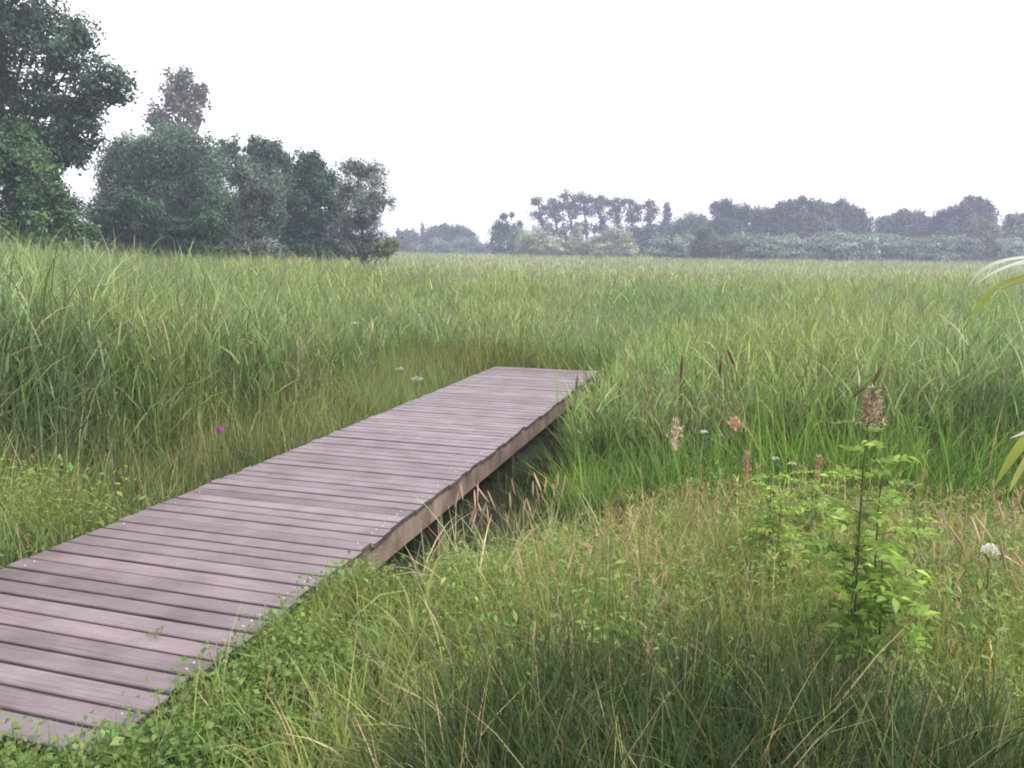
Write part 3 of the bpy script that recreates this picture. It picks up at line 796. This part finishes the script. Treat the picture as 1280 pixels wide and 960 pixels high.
far('round_tree', 'low tree in the dip between the two high parts of the far shore', 'tree', [(1110, 276, 16, 9), (1128, 273, 14, 8), (1118, 288, 26, 12)], 132, (.064, .082, .07))
far('round_tree', 'middle sized grey tree left of the sloping far tree', 'tree', [(1150, 277, 14, 9), (1165, 285, 20, 12), (1145, 292, 20, 11)], 134, (.064, .078, .07))
far('round_tree', 'dark sloping tree, high at its right, near the right edge', 'tree', [(1178, 270, 14, 8), (1200, 264, 18, 9), (1222, 260, 18, 9), (1205, 277, 30, 13), (1232, 272, 12, 12), (1195, 292, 28, 13)], 130, (.046, .058, .052), tr=.3)
far('round_tree', 'grey leafy tree before the dark sloping one', 'tree', [(1222, 284, 14, 9), (1228, 296, 18, 11), (1240, 288, 14, 10)], 118, (.12, .135, .10))
far('round_tree', 'last far tree at the right edge of the field', 'tree', [(1268, 282, 14, 9), (1285, 278, 16, 10), (1272, 296, 22, 12), (1310, 285, 24, 16)], 122, (.11, .125, .095))
far('round_shrub', 'small dark ball shaped shrub standing alone on the field edge', 'shrub', [(885, 293, 13, 9), (884, 304, 17, 11), (890, 309, 15, 7)], 108, (.052, .072, .042), limbs=False)
thick = [(835, 303, 22, 'far bramble thicket left of the ball shaped shrub'), (862, 302, 18, 'far thicket touching the ball shaped shrub on its left'), (925, 302, 22, 'low thicket right of the ball shaped shrub'),
         (955, 300, 20, 'low thicket below the dip of the wooded far shore'), (985, 305, 24, 'low thicket under the highest far tree'), (1015, 300, 22, 'second low thicket under the highest far tree, on its right'),
         (1048, 303, 24, 'low thicket under the rounded leaning far tree'), (1080, 299, 22, 'low thicket at the foot of the far dip, on its left'), (1108, 303, 24, 'low thicket in the middle of the far dip'),
         (1140, 301, 22, 'low thicket below the middle sized grey tree'), (1170, 304, 22, 'low thicket left under the dark sloping tree'), (1200, 301, 22, 'low thicket right under the dark sloping tree'),
         (1240, 306, 24, 'low pale thicket right of the dark sloping tree'), (1275, 304, 24, 'low pale thicket at the right edge of the field')]
for i, (px, py, r, lab) in enumerate(thick):
    py += 4.5 * math.sin(i * 2.9); r *= 1 + .25 * math.sin(i * 4.3)
    c = np.array((.14, .18, .145)) * (1 + .15 * math.sin(i * 2.1))
    far('bramble_thicket', lab, 'thicket', [(px, py, r, 8), (px - r * .5, py + 5, r * .7, 7), (px + r * .5, py + 4, r * .7, 7), (px, py + 9, r, 6)], 112 + 6 * math.sin(i * 1.7), c, limbs=False,
        group='low bramble thickets along the far edge of the field')

# ------------------------------------------------------------------ single plants near the viewer
def world_acc(): return Acc()

def meadowsweet(px, base_py_depth, top_py, nst, label, plume=True, scale=1.0, seed=1, spread=.05):
    """Leafy weed: reddish stems, pinnate yellow-green leaves, a faded plume on top."""
    depth = base_py_depth
    top = at(px, top_py, depth)
    g = float(gz(top[0], depth))
    root = empty('leafy_weed', (top[0], depth, g))
    tag(root, label, 'plant')
    h = top[2] - g
    leafy = Acc()
    for sidx in range(nst):
        a = Acc()
        hh = h * (1 - .14 * sidx) * (.94 if plume else 1)
        dx, dy = rng.normal(0, spread), rng.normal(0, spread)
        tt = np.linspace(0, 1, 7)
        bx, by = top[0] + dx * 1.2 * (sidx > 0) + .02 * sidx, depth + dy * (sidx > 0)
        pts = np.stack([bx + (top[0] + dx * .8 * (sidx > 0) - bx) * tt + .012 * np.sin(tt * 5 + sidx), by + .01 * np.sin(tt * 4), g + hh * tt], 1)
        tube(a, pts, (.0042 * (1 - .6 * tt)) * scale, np.array([.10, .085, .045]), 6)
        a.build('stem', M_DRY, root, smooth=True)
        nl = 18
        for k in range(nl):
            fr = .44 + .55 * (k + rng.random() * .6) / nl
            i = fr * 6; j = int(min(i, 5)); p0 = pts[j] + (pts[j + 1] - pts[j]) * (i - j)
            az = k * 2.4 + sidx + rng.normal(0, .3)
            ln = (.165 - .10 * fr + .03 * rng.random()) * scale * (1.25 if fr > .5 else .9)
            dirv = np.array([math.cos(az), math.sin(az), .55 - .4 * fr * rng.random()])
            m = 5
            q = np.array([p0 + dirv * ln * t - np.array([0, 0, .35 * ln * t * t]) for t in np.linspace(0, 1, m)])
            tube(leafy, q, [.0018, .0016, .0014, .0012, .0008], np.array([.12, .14, .04]), 4)
            side = np.cross(unit(dirv), [0, 0, 1.]); side = side / np.linalg.norm(side)
            ps, ax = [], []
            for t in (.25, .4, .55, .7, .85):
                pp = p0 + dirv * ln * t - np.array([0, 0, .35 * ln * t * t])
                for sg in (-1, 1):
                    axv = unit(side * sg + dirv * .55); ps.append(pp + axv * ln * .15); ax.append(axv)
            pp = q[-1]; ps.append(pp + unit(dirv) * ln * .12); ax.append(unit(dirv))
            nL = len(ps)
            leaves(leafy, np.array(ps), ln * (.34 + .08 * rng.random(nL)), vary((.205, .30, .062), nL, .28, .08), .36, np.tile([0, -.1, 1.], (nL, 1)), 2.2, axis=np.array(ax))
    leafy.build('foliage', M_GRASS, root)
    if plume:
        b = Acc()
        n = 420
        f = rng.random(n)
        p = np.stack([rng.normal(0, .022, n) * (1.1 - f) + top[0], rng.normal(0, .020, n) * (1.1 - f) + depth, g + h * .90 + h * .10 * f], 1)
        blades(b, p, .012 + .02 * rng.random(n), .005, rng.random(n) * 6.28, .5 + .6 * rng.random(n), .5, vary(mixcols([(.36, .29, .19), (.3, .2, .13), (.42, .38, .27)], [1, .6, .7], n), n, .2, .06), seg=2)
        b.build('plume', M_DRY, root)
    return root
meadowsweet(1092, 2.25, 486, 5, 'tall leafy weed with yellow green leaves and faded beige plume, in front of the reeds')
meadowsweet(968, 3.1, 590, 2, 'shorter yellow green leafy weed left of the tall plumed one', plume=False, spread=.06, scale=.8)
meadowsweet(1020, 3.5, 585, 2, 'small leafy weed standing behind and left of the tall plumed weed', plume=False, spread=.05, scale=.8)
meadowsweet(1150, 3.3, 650, 1, 'low leafy weed right of the tall plumed weed', plume=False, spread=.05, scale=.8)

def cattail(px, py, length_px, depth, tilt, label, col=(.12, .07, .042)):
    """A reedmace: thin stem, brown spike near its top, pale tip."""
    top = at(px, py, depth)
    L = length_px / F * depth
    ax = unit([math.sin(tilt), rng.normal(0, .1), math.cos(tilt)])
    g = float(gz(top[0], depth))
    low = top - ax * L
    foot = np.array([low[0] - ax[0] * .5, low[1], g])
    root = empty('cattail', foot)
    tag(root, label, 'cattail', 'brown cattails among the reeds')
    a = Acc(); tt = np.linspace(0, 1, 6)[:, None]
    pts = foot * (1 - tt) + low * tt + np.array([[0, 0, 0]]) ; pts[:, 0] += (np.sin(tt[:, 0] * 3.1) * .02)
    tube(a, np.vstack([pts, [low + ax * (L + .06)]]), [.006, .006, .0055, .005, .0045, .004, .0012], np.array([.10, .13, .05]), 5)
    a.build('stem', M_GRASS, root, smooth=True)
    b = Acc(); f = np.linspace(0, 1, 8)
    tube(b, low + ax * (L * f)[:, None], .0115 * np.array([.15, .75, 1, 1.05, 1.05, 1, .75, .15]), np.array(col), 8)
    b.build('spike', M_DRY, root, smooth=True)
    c = Acc(); n = 4
    az = rng.random(n) * 6.28
    blades(c, np.tile(foot, (n, 1)) + rng.normal(0, .01, (n, 3)) * [1, 1, 0], np.full(n, (top[2] - g) * .95), .014, az, .08, .35, vary((.07, .13, .035), n, .15, .05), seg=6)
    c.build('leaf_blades', M_REED, root)
cattail(853, 444, 32, 6.3, .02, 'upright brown cattail in the reeds right of the boardwalk end')
cattail(909, 436, 24, 6.2, -.45, 'cattail bent to the left right of the upright brown one')
cattail(901, 450, 20, 6.4, .0, 'shorter dark cattail under the left bent one')
cattail(1103, 456, 28, 5.6, .38, 'cattail tilted right above the tall plumed weed')
cattail(1086, 480, 26, 5.7, .85, 'strongly tilted cattail just above the plume of the tall weed')
cattail(722, 468, 26, 8.0, .06, 'thin dark cattail rising by the right corner of the boardwalk end')

def plume_grass(px, py, depth, h_px, label, col, wid=.03):
    """A reed or grass plume: thin culm with a loose feathery head."""
    top = at(px, py, depth); g = float(gz(top[0], depth))
    root = empty('grass_plume', (top[0], depth, g))
    tag(root, label, 'grass plume', 'single feathery grass plumes on the bank')
    L = h_px / F * depth
    a = Acc(); tt = np.linspace(0, 1, 6)
    lean = rng.normal(0, .06)
    tube(a, np.stack([top[0] - lean * (1 - tt), np.full(6, depth), g + (top[2] - g) * tt], 1), .0026 * (1 - .5 * tt), np.array([.2, .17, .08]), 5)
    a.build('culm', M_DRY, root, smooth=True)
    n = 260; f = rng.random(n); b = Acc()
    p = np.stack([top[0] + rng.normal(0, wid * .35, n) * np.sin(np.pi * np.clip(f, .08, .9)), depth + rng.normal(0, wid * .35, n), top[2] - L * (1 - f)], 1)
    blades(b, p, .015 + .02 * rng.random(n), .0045, rng.random(n) * 6.28, .4 + .5 * rng.random(n), .4, vary(col, n, .25, .08), seg=2)
    b.build('head', M_DRY, root)
plume_grass(846, 524, 4.6, 42, 'pinkish feathery plume left of the small white flowers', (.50, .38, .31), .07)
plume_grass(920, 524, 4.6, 16, 'short rusty plume above the shorter leafy weed', (.44, .29, .20), .055)
plume_grass(934, 565, 3.9, 40, 'narrow reddish seed spike left of the leafy weeds', (.42, .28, .19), .02)
plume_grass(1024, 572, 3.8, 36, 'narrow reddish seed spike behind the leafy weeds', (.42, .28, .19), .018)
plume_grass(717, 520, 6.6, 22, 'pale tufted plume beside the boardwalk beam near its end', (.4, .34, .25), .07)

def spike(px, py, depth, L_px, tilt, col, label, group):
    top = at(px, py, depth); L = L_px / F * depth
    ax = unit([math.sin(tilt), rng.normal(0, .15), math.cos(tilt)])
    low = top - ax * L
    g = float(gz(low[0] - .03, depth)); foot = np.array([low[0] - ax[0] * .12, depth, g])
    a = Acc()
    tube(a, [foot, foot * .4 + low * .6 + np.array([-.01, 0, .01]), low], [.0018, .0016, .0013], np.array([.17, .15, .07]), 4)
    f = np.linspace(0, 1, 6)
    tube(a, low + ax * (L * f)[:, None], (.0048 + .0012 * rng.random()) * (depth / 3.6) ** .5 * np.array([.3, .9, 1, 1, .8, .2]), np.array(col), 6)
    n = 40; ff = rng.random(n)
    blades(a, low + ax * (L * ff)[:, None], .010, .002, rng.random(n) * 6.28, .5, .2, vary(np.asarray(col) * 1.1, n, .2, .05), seg=2)
    o = a.build('seed_spike', M_DRY)
    tag(o, label, 'seed head', group)
    me = o.data
    me.transform(Matrix.Translation(-Vector(foot))); o.location = Vector(foot)
GA = 'pinkish seed spikes at the foot of the bank beside the boardwalk'
LA = 'pinkish grass seed spike in the cluster beside the dark gap under the boardwalk'
for i in range(26):
    px = 560 + 165 * rng.random(); py = 592 + 52 * rng.random() - (px - 640) * .10
    spike(px, py, 4.7 + .6 * rng.random(), 18 + 15 * rng.random(), rng.normal(0, .22), vary((.46, .31, .24), 1, .2, .06)[0], LA, GA)
GB = 'pinkish seed spikes on the right of the bank'
LB = 'drooping pinkish grass seed spike on the bank right of the tall plumed weed'
for i in range(32):
    px = 1130 + 155 * rng.random(); py = 620 + 140 * rng.random()
    spike(px, py, 2.5 + .7 * rng.random() + (760 - py) * .004, 30 + 24 * rng.random(), rng.normal(-.35, .45), vary((.50, .34, .26), 1, .2, .06)[0], LB, GB)

def umbel(px, py, depth, r_px, label, col=(.75, .73, .68), n=150, name='white_flower', flat=.35, petal=.24):
    """A white flower head of many small petals on a thin branching stem."""
    top = at(px, py, depth); g = float(gz(top[0], depth)); r = r_px / F * depth
    root = empty(name, (top[0], depth, g)); tag(root, label, 'flower')
    a = Acc(); tt = np.linspace(0, 1, 5)
    tube(a, np.stack([top[0] + .01 * np.sin(tt * 3), np.full(5, depth), g + (top[2] - r * 1.2 - g) * tt], 1), .0022, np.array([.08, .13, .04]), 5)
    s0 = np.array([top[0], depth, top[2] - r * 1.2])
    for k in range(9):
        an = k * .7; e = top + np.array([math.cos(an) * r * .75, math.sin(an) * r * .75, 0])
        tube(a, [s0, (s0 + e) / 2, e], .001, np.array([.09, .14, .05]), 4)
    a.build('stem', M_GRASS, root, smooth=True)
    b = Acc(); an = rng.random(n) * 6.28; rr = r * np.sqrt(rng.random(n))
    p = np.stack([top[0] + np.cos(an) * rr, depth + np.sin(an) * rr, top[2] + r * flat * (1 - (rr / r) ** 2) + rng.normal(0, r * .12, n)], 1)
    leaves(b, p, r * petal, vary(col, n, .14, .03), .8, np.tile([0, -.5, 1.], (n, 1)), 1.0)
    b.build('petals', M_FLOWER, root)
umbel(1237, 690, 2.9, 11, 'large white flower head at the right side among pinkish grass', (.72, .70, .62), 700, flat=.9, petal=.15)
umbel(500, 462, 9.2, 6, 'small white flower left of the boardwalk end', (.42, .44, .38), n=50, flat=.4)
umbel(521, 474, 8.8, 8, 'flat white flower just left of the boardwalk, lower of two', (.42, .44, .38), n=60, flat=.3)
umbel(969, 574, 4.2, 6, 'tiny white flower head above the shorter leafy weed', (.5, .5, .43), n=60)
umbel(990, 580, 4.1, 6, 'tiny white flower head behind the leafy weeds', (.5, .5, .43), n=60)
umbel(500, 728, 4.1, 6, 'white flower at the corner of the boardwalk beam and bank', (.78, .74, .74))
umbel(523, 720, 4.2, 5, 'small white flower by the dark gap under the boardwalk', (.78, .74, .74))
umbel(506, 740, 4.0, 6, 'pale pink and white flower lowest by the boardwalk beam', (.75, .55, .62))
umbel(444, 405, 11.5, 5, 'white tuft of down in the reeds, far left of the boardwalk end', n=60)
umbel(880, 540, 4.7, 5, 'small white flowers beside the pinkish feathery plume', n=60)

def pink_flower(px, py, depth, label, col=(.32, .13, .22), r=.012):
    top = at(px, py, depth); g = float(gz(top[0], depth))
    root = empty('clover_flower', (top[0], depth, g)); tag(root, label, 'flower')
    a = Acc()
    tube(a, [(top[0] + .01, depth, g), (top[0] - .004, depth, (g + top[2]) / 2), (top[0], depth, top[2] - r)], .0014, np.array([.09, .12, .05]), 5)
    a.build('stem', M_GRASS, root, smooth=True)
    b = Acc(); n = 110; d = unit_rows(rng.normal(0, 1, (n, 3)))
    leaves(b, top + d * r * .7, r * .9, vary(col, n, .25, .08), .35, d, .2, axis=d)
    b.build('petals', M_FLOWER, root)
pink_flower(640, 772, 2.95, 'pink clover flower, brightest of those in the middle of the bank')
pink_flower(629, 764, 3.0, 'dull pink clover flower left beside the brightest one', (.25, .12, .16))
pink_flower(651, 787, 2.9, 'dull pink clover flower right below the brightest one', (.22, .11, .14), .010)
pink_flower(546, 818, 2.6, 'pink clover flower lower left in the bank grass', (.30, .14, .2), .011)
pink_flower(563, 828, 2.6, 'brownish faded clover flower right of the lower left pink one', (.2, .12, .11), .011)
pink_flower(511, 852, 2.5, 'deep red clover head nearest the clover patch', (.24, .08, .11), .010)
pink_flower(275, 537, 6.4, 'magenta thistle flower in the grass left of the boardwalk', (.42, .10, .34), .03)
pink_flower(5, 564, 5.6, 'magenta thistle flower at the left edge', (.42, .12, .38), .028)
pink_flower(628, 632, 4.6, 'red clover head among seed spikes by the boardwalk posts', (.34, .08, .12), .012)

# arching leaves that hang in from the right, close to the viewer
def arching_reed():
    dep = 1.75
    x0 = at(1345, 500, dep)[0]; g = float(gz(x0, dep))
    root = empty('arching_reed', (x0, dep, g))
    tag(root, 'arching reed with drooping pale and yellow leaves hanging in at the right edge', 'reed')
    a = Acc(); tt = np.linspace(0, 1, 7)
    zt = at(1340, 300, dep)[2]
    tube(a, np.stack([x0 + .03 * tt ** 2, np.full(7, dep) + .03 * tt, g + (zt - g) * tt], 1), .006 * (1 - .5 * tt), np.array([.12, .14, .05]), 7)
    a.build('stem', M_GRASS, root, smooth=True)
    def leaf(pts, w, col):
        b = Acc()
        P = np.array([at(px, py, dep + dd) for (px, py, dd) in pts])
        s = np.linspace(0, 1, 12); k = np.linspace(0, 1, len(P))
        C = np.stack([np.interp(s, k, P[:, i]) for i in range(3)], 1)
        C[1:-1] = (C[:-2] + 2 * C[1:-1] + C[2:]) / 4
        wd = w * np.sin(np.pi * np.clip(.12 + .88 * s, 0, .985)) ** .7
        nrm = np.array([.25, -.55, .8])
        tan = np.gradient(C, axis=0); sd = np.cross(tan, nrm); sd /= np.linalg.norm(sd, axis=1)[:, None]
        V = np.stack([C - sd * wd[:, None] / 2, C + np.array([0, .002, -.002]), C + sd * wd[:, None] / 2], 1).reshape(-1, 3)
        Q = []
        for i in range(11):
            Q += [(3 * i, 3 * i + 1, 3 * i + 4, 3 * i + 3), (3 * i + 1, 3 * i + 2, 3 * i + 5, 3 * i + 4)]
        b.add(V, Q, np.array(col, float))
        b.build('leaf', M_REED, root, smooth=True)
    pale, yel, grn = (.42, .45, .38), (.26, .29, .05), (.16, .2, .06)
    leaf([(1342, 322, 0), (1300, 319, -.03), (1250, 325, -.05), (1222, 340, -.06), (1208, 362, -.06)], .010, pale)
    leaf([(1342, 330, 0), (1290, 322, -.05), (1245, 338, -.09), (1218, 356, -.1)], .008, pale)
    leaf([(1342, 345, .02), (1300, 342, .0), (1262, 352, -.02), (1235, 366, -.03), (1210, 400, -.04)], .018, yel)
    leaf([(1342, 350, .02), (1310, 352, .0), (1275, 352, -.02), (1248, 362, -.03), (1240, 372, -.04)], .009, pale)
    leaf([(1342, 338, .03), (1310, 326, .0), (1278, 328, -.02), (1262, 338, -.03)], .010, pale)
    leaf([(1342, 365, .04), (1310, 356, .02), (1285, 352, .02), (1262, 350, .01)], .012, grn)
    leaf([(1342, 520, 0), (1310, 530, -.02), (1285, 545, -.04), (1262, 575, -.05), (1243, 608, -.06)], .024, yel)
    leaf([(1342, 535, 0), (1315, 545, -.05), (1288, 565, -.08), (1268, 600, -.09), (1262, 615, -.1)], .015, (.3, .33, .09))
    leaf([(1342, 510, .0), (1305, 528, -.02), (1280, 541, -.04), (1262, 548, -.05)], .008, pale)
arching_reed()

# bent dry stalks over the dark sedge in front
def bent_stalk(pts, depth, col, label, r=.0022):
    a = Acc(); P = np.array([at(px, py, depth + dd) for (px, py, dd) in pts])
    g = float(gz(P[0][0], P[0][1]))
    P = np.vstack([[P[0][0] - .05, P[0][1], g], P])
    tube(a, P, r * np.linspace(1, .5, len(P)), np.array(col), 5)
    n = 60; k = rng.random(n); e = P[-2] + (P[-1] - P[-2]) * k[:, None]
    blades(a, e, .012 + .012 * rng.random(n), .003, rng.random(n) * 6.28, .8, .4, vary(np.asarray(col) * 1.1, n, .2, .05), seg=2)
    o = a.build('dry_stalk', M_DRY)
    o.data.transform(Matrix.Translation(-Vector(P[0]))); o.location = Vector(P[0])
    tag(o, label, 'dry stalk')
bent_stalk([(600, 955, 0), (640, 930, .0), (675, 898, .02), (735, 896, .04), (800, 898, .05)], 1.95, (.38, .27, .2), 'bent pinkish dry stalk lying over dark grass, lower one')
bent_stalk([(560, 905, .1), (620, 884, .1), (665, 884, .1), (700, 888, .1)], 2.05, (.34, .2, .16), 'reddish dry stalk bent flat over dark grass, upper left one')
bent_stalk([(1000, 915, 0), (1040, 895, 0), (1075, 875, 0), (1104, 866, 0)], 2.05, (.36, .32, .22), 'pale straw stalk slanting up right towards the stem of the tall weed')

# tufts and sprigs on and beside the boardwalk
def grass_tuft(name, label, px, py, depth, z, n, h, col, w=.006, spread=.02, lean=.25, curve=.6):
    p = at(px, py, depth)
    b = np.array([p[0], depth, z if z is not None else float(gz(p[0], depth))])
    a = Acc()
    base = np.zeros((n, 3)); base[:, :2] = rng.normal(0, spread, (n, 2))
    c = vary(col, n, .2, .08)
    blades(a, base, h * np.clip(rng.normal(.8, .22, n), .3, 1.2), w, rng.random(n) * 6.28, np.abs(rng.normal(lean, lean * .5, n)), np.abs(rng.normal(curve, .3, n)), c, seg=5, tipcol=c * np.array([1.3, 1.1, .8]))
    o = a.build(name, M_GRASS); o.location = Vector(b); tag(o, label, 'grass tuft')
    return o
grass_tuft('grass_tuft', 'yellowish upright grass tuft at the near end of the boardwalk', 130, 905, 2.12, None, 60, .2, (.16, .18, .05), .0045, .028, .15, .3)
grass_tuft('grass_tuft', 'thin yellowish grass tuft leaning over the right edge of the planks', 325, 775, 3.05, None, 45, .26, (.2, .19, .08), .004, .035, .2, .5)
grass_tuft('grass_tuft', 'bright yellow green sedge tuft right of the boardwalk beam', 735, 575, 5.9, None, 150, .72, (.19, .25, .04), .012, .11, .22, .75)
grass_tuft('grass_tuft', 'small bright green tuft in dark grass near the bottom of the bank', 745, 905, 1.95, .22, 14, .17, (.12, .2, .03), .006, .02, .4, 1.3)
# sprig lying on the planks
def sprig():
    c = at(195, 792, 2.9)
    s, t = st(c[0], c[1])
    o = deck_pt(float(s), float(t), .004)
    a = Acc()
    for (dx, dy, ln, az) in ((0, 0, .12, -2.3), (0, 0, .1, -1.4), (0, 0, .09, -.9), (0, 0, .10, 2.9), (.01, 0, .06, .5)):
        blades(a, np.array([[dx, dy, .002]]), [ln], [.005], [az], [1.25], [.35], np.array([[.24, .24, .13]]), seg=4, twist=np.array([0.]))
    leaves(a, rng.normal(0, .02, (8, 3)) * [1, 1, .15] + [0, 0, .012], .025, vary((.17, .2, .08), 8, .2, .05), .5, np.tile([0, 0, 1.], (8, 1)), 2)
    ob = a.build('grass_sprig', M_GRASS); ob.location = Vector(o)
    tag(ob, 'withered grass sprig lying on the planks near the front', 'sprig')
sprig()

# ------------------------------------------------------------------ haze, sky, light, camera
HAZE = .0019
def build_haze():
    a = Acc()
    x0, x1, y0, y1, z0, z1 = -640, 640, -60, 640, MARSH - 1.2, 26
    V = [(x0, y0, z0), (x1, y0, z0), (x1, y1, z0), (x0, y1, z0), (x0, y0, z1), (x1, y0, z1), (x1, y1, z1), (x0, y1, z1)]
    a.add(V, [(0, 3, 2, 1), (4, 5, 6, 7), (0, 1, 5, 4), (1, 2, 6, 5), (2, 3, 7, 6), (3, 0, 4, 7)], np.array([1., 1, 1]))
    m, nt, N, L = mat_new('haze_air')
    out = N.new('ShaderNodeOutputMaterial'); pv = N.new('ShaderNodeVolumePrincipled')
    pv.inputs['Color'].default_value = (.72, .77, 1.0, 1); pv.inputs['Density'].default_value = HAZE; pv.inputs['Anisotropy'].default_value = .2
    L.new(pv.outputs[0], out.inputs['Volume'])
    o = a.build('haze', m)
    tag(o, 'thin bluish evening haze over the marsh', 'haze', kind='stuff')
build_haze()

SUN_EL, SUN_AZ = math.radians(50), math.radians(105)      # azimuth clockwise from +Y: high on the right
w = bpy.data.worlds.new('World'); scene.world = w; w.use_nodes = True
nt = w.node_tree; nt.nodes.clear()
out = nt.nodes.new('ShaderNodeOutputWorld'); bg = nt.nodes.new('ShaderNodeBackground')
sky = nt.nodes.new('ShaderNodeTexSky'); sky.sky_type = 'NISHITA'; sky.sun_disc = False
sky.sun_elevation = SUN_EL; sky.sun_rotation = SUN_AZ
sky.air_density = 1.0; sky.dust_density = 3.0; sky.ozone_density = 1.0
hs = nt.nodes.new('ShaderNodeHueSaturation'); hs.inputs['Saturation'].default_value = .25
mx = nt.nodes.new('ShaderNodeMix'); mx.data_type = 'RGBA'; mx.inputs[0].default_value = .6
mx.inputs[7].default_value = (8.2, 8.0, 8.3, 1)          # even cloud cover
nt.links.new(sky.outputs[0], hs.inputs['Color']); nt.links.new(hs.outputs[0], mx.inputs[6])
nt.links.new(mx.outputs[2], bg.inputs['Color']); bg.inputs['Strength'].default_value = .1
nt.links.new(bg.outputs[0], out.inputs[0])

sl = bpy.data.lights.new('sun', 'SUN'); sl.energy = 1.5; sl.angle = math.radians(18); sl.color = (1, .95, .88)
so = bpy.data.objects.new('sun', sl); COL.objects.link(so)
dv = Vector((math.sin(SUN_AZ) * math.cos(SUN_EL), math.cos(SUN_AZ) * math.cos(SUN_EL), math.sin(SUN_EL)))
so.rotation_euler = dv.to_track_quat('Z', 'Y').to_euler()

cd = bpy.data.cameras.new('camera'); cd.sensor_width = 36; cd.lens = F / 1280 * 36; cd.clip_start = .05; cd.clip_end = 3000
co = bpy.data.objects.new('camera', cd); COL.objects.link(co)
xr, dn, fw = R[:, 0], R[:, 1], R[:, 2]
M = Matrix.Identity(4)
for r in range(3):
    M[r][0], M[r][1], M[r][2], M[r][3] = xr[r], -dn[r], -fw[r], CAM[r]
co.matrix_world = M
scene.camera = co

scene.render.engine = 'CYCLES'
scene.cycles.use_denoising = True
scene.cycles.max_bounces = 6; scene.cycles.diffuse_bounces = 3; scene.cycles.transmission_bounces = 3
scene.cycles.volume_bounces = 0
scene.cycles.sample_clamp_indirect = 6
scene.cycles.filter_width = 1.9
scene.view_settings.view_transform = 'Standard'; scene.view_settings.look = 'None'
scene.view_settings.gamma = 1; scene.view_settings.use_curve_mapping = False
scene.view_settings.exposure = 1.6
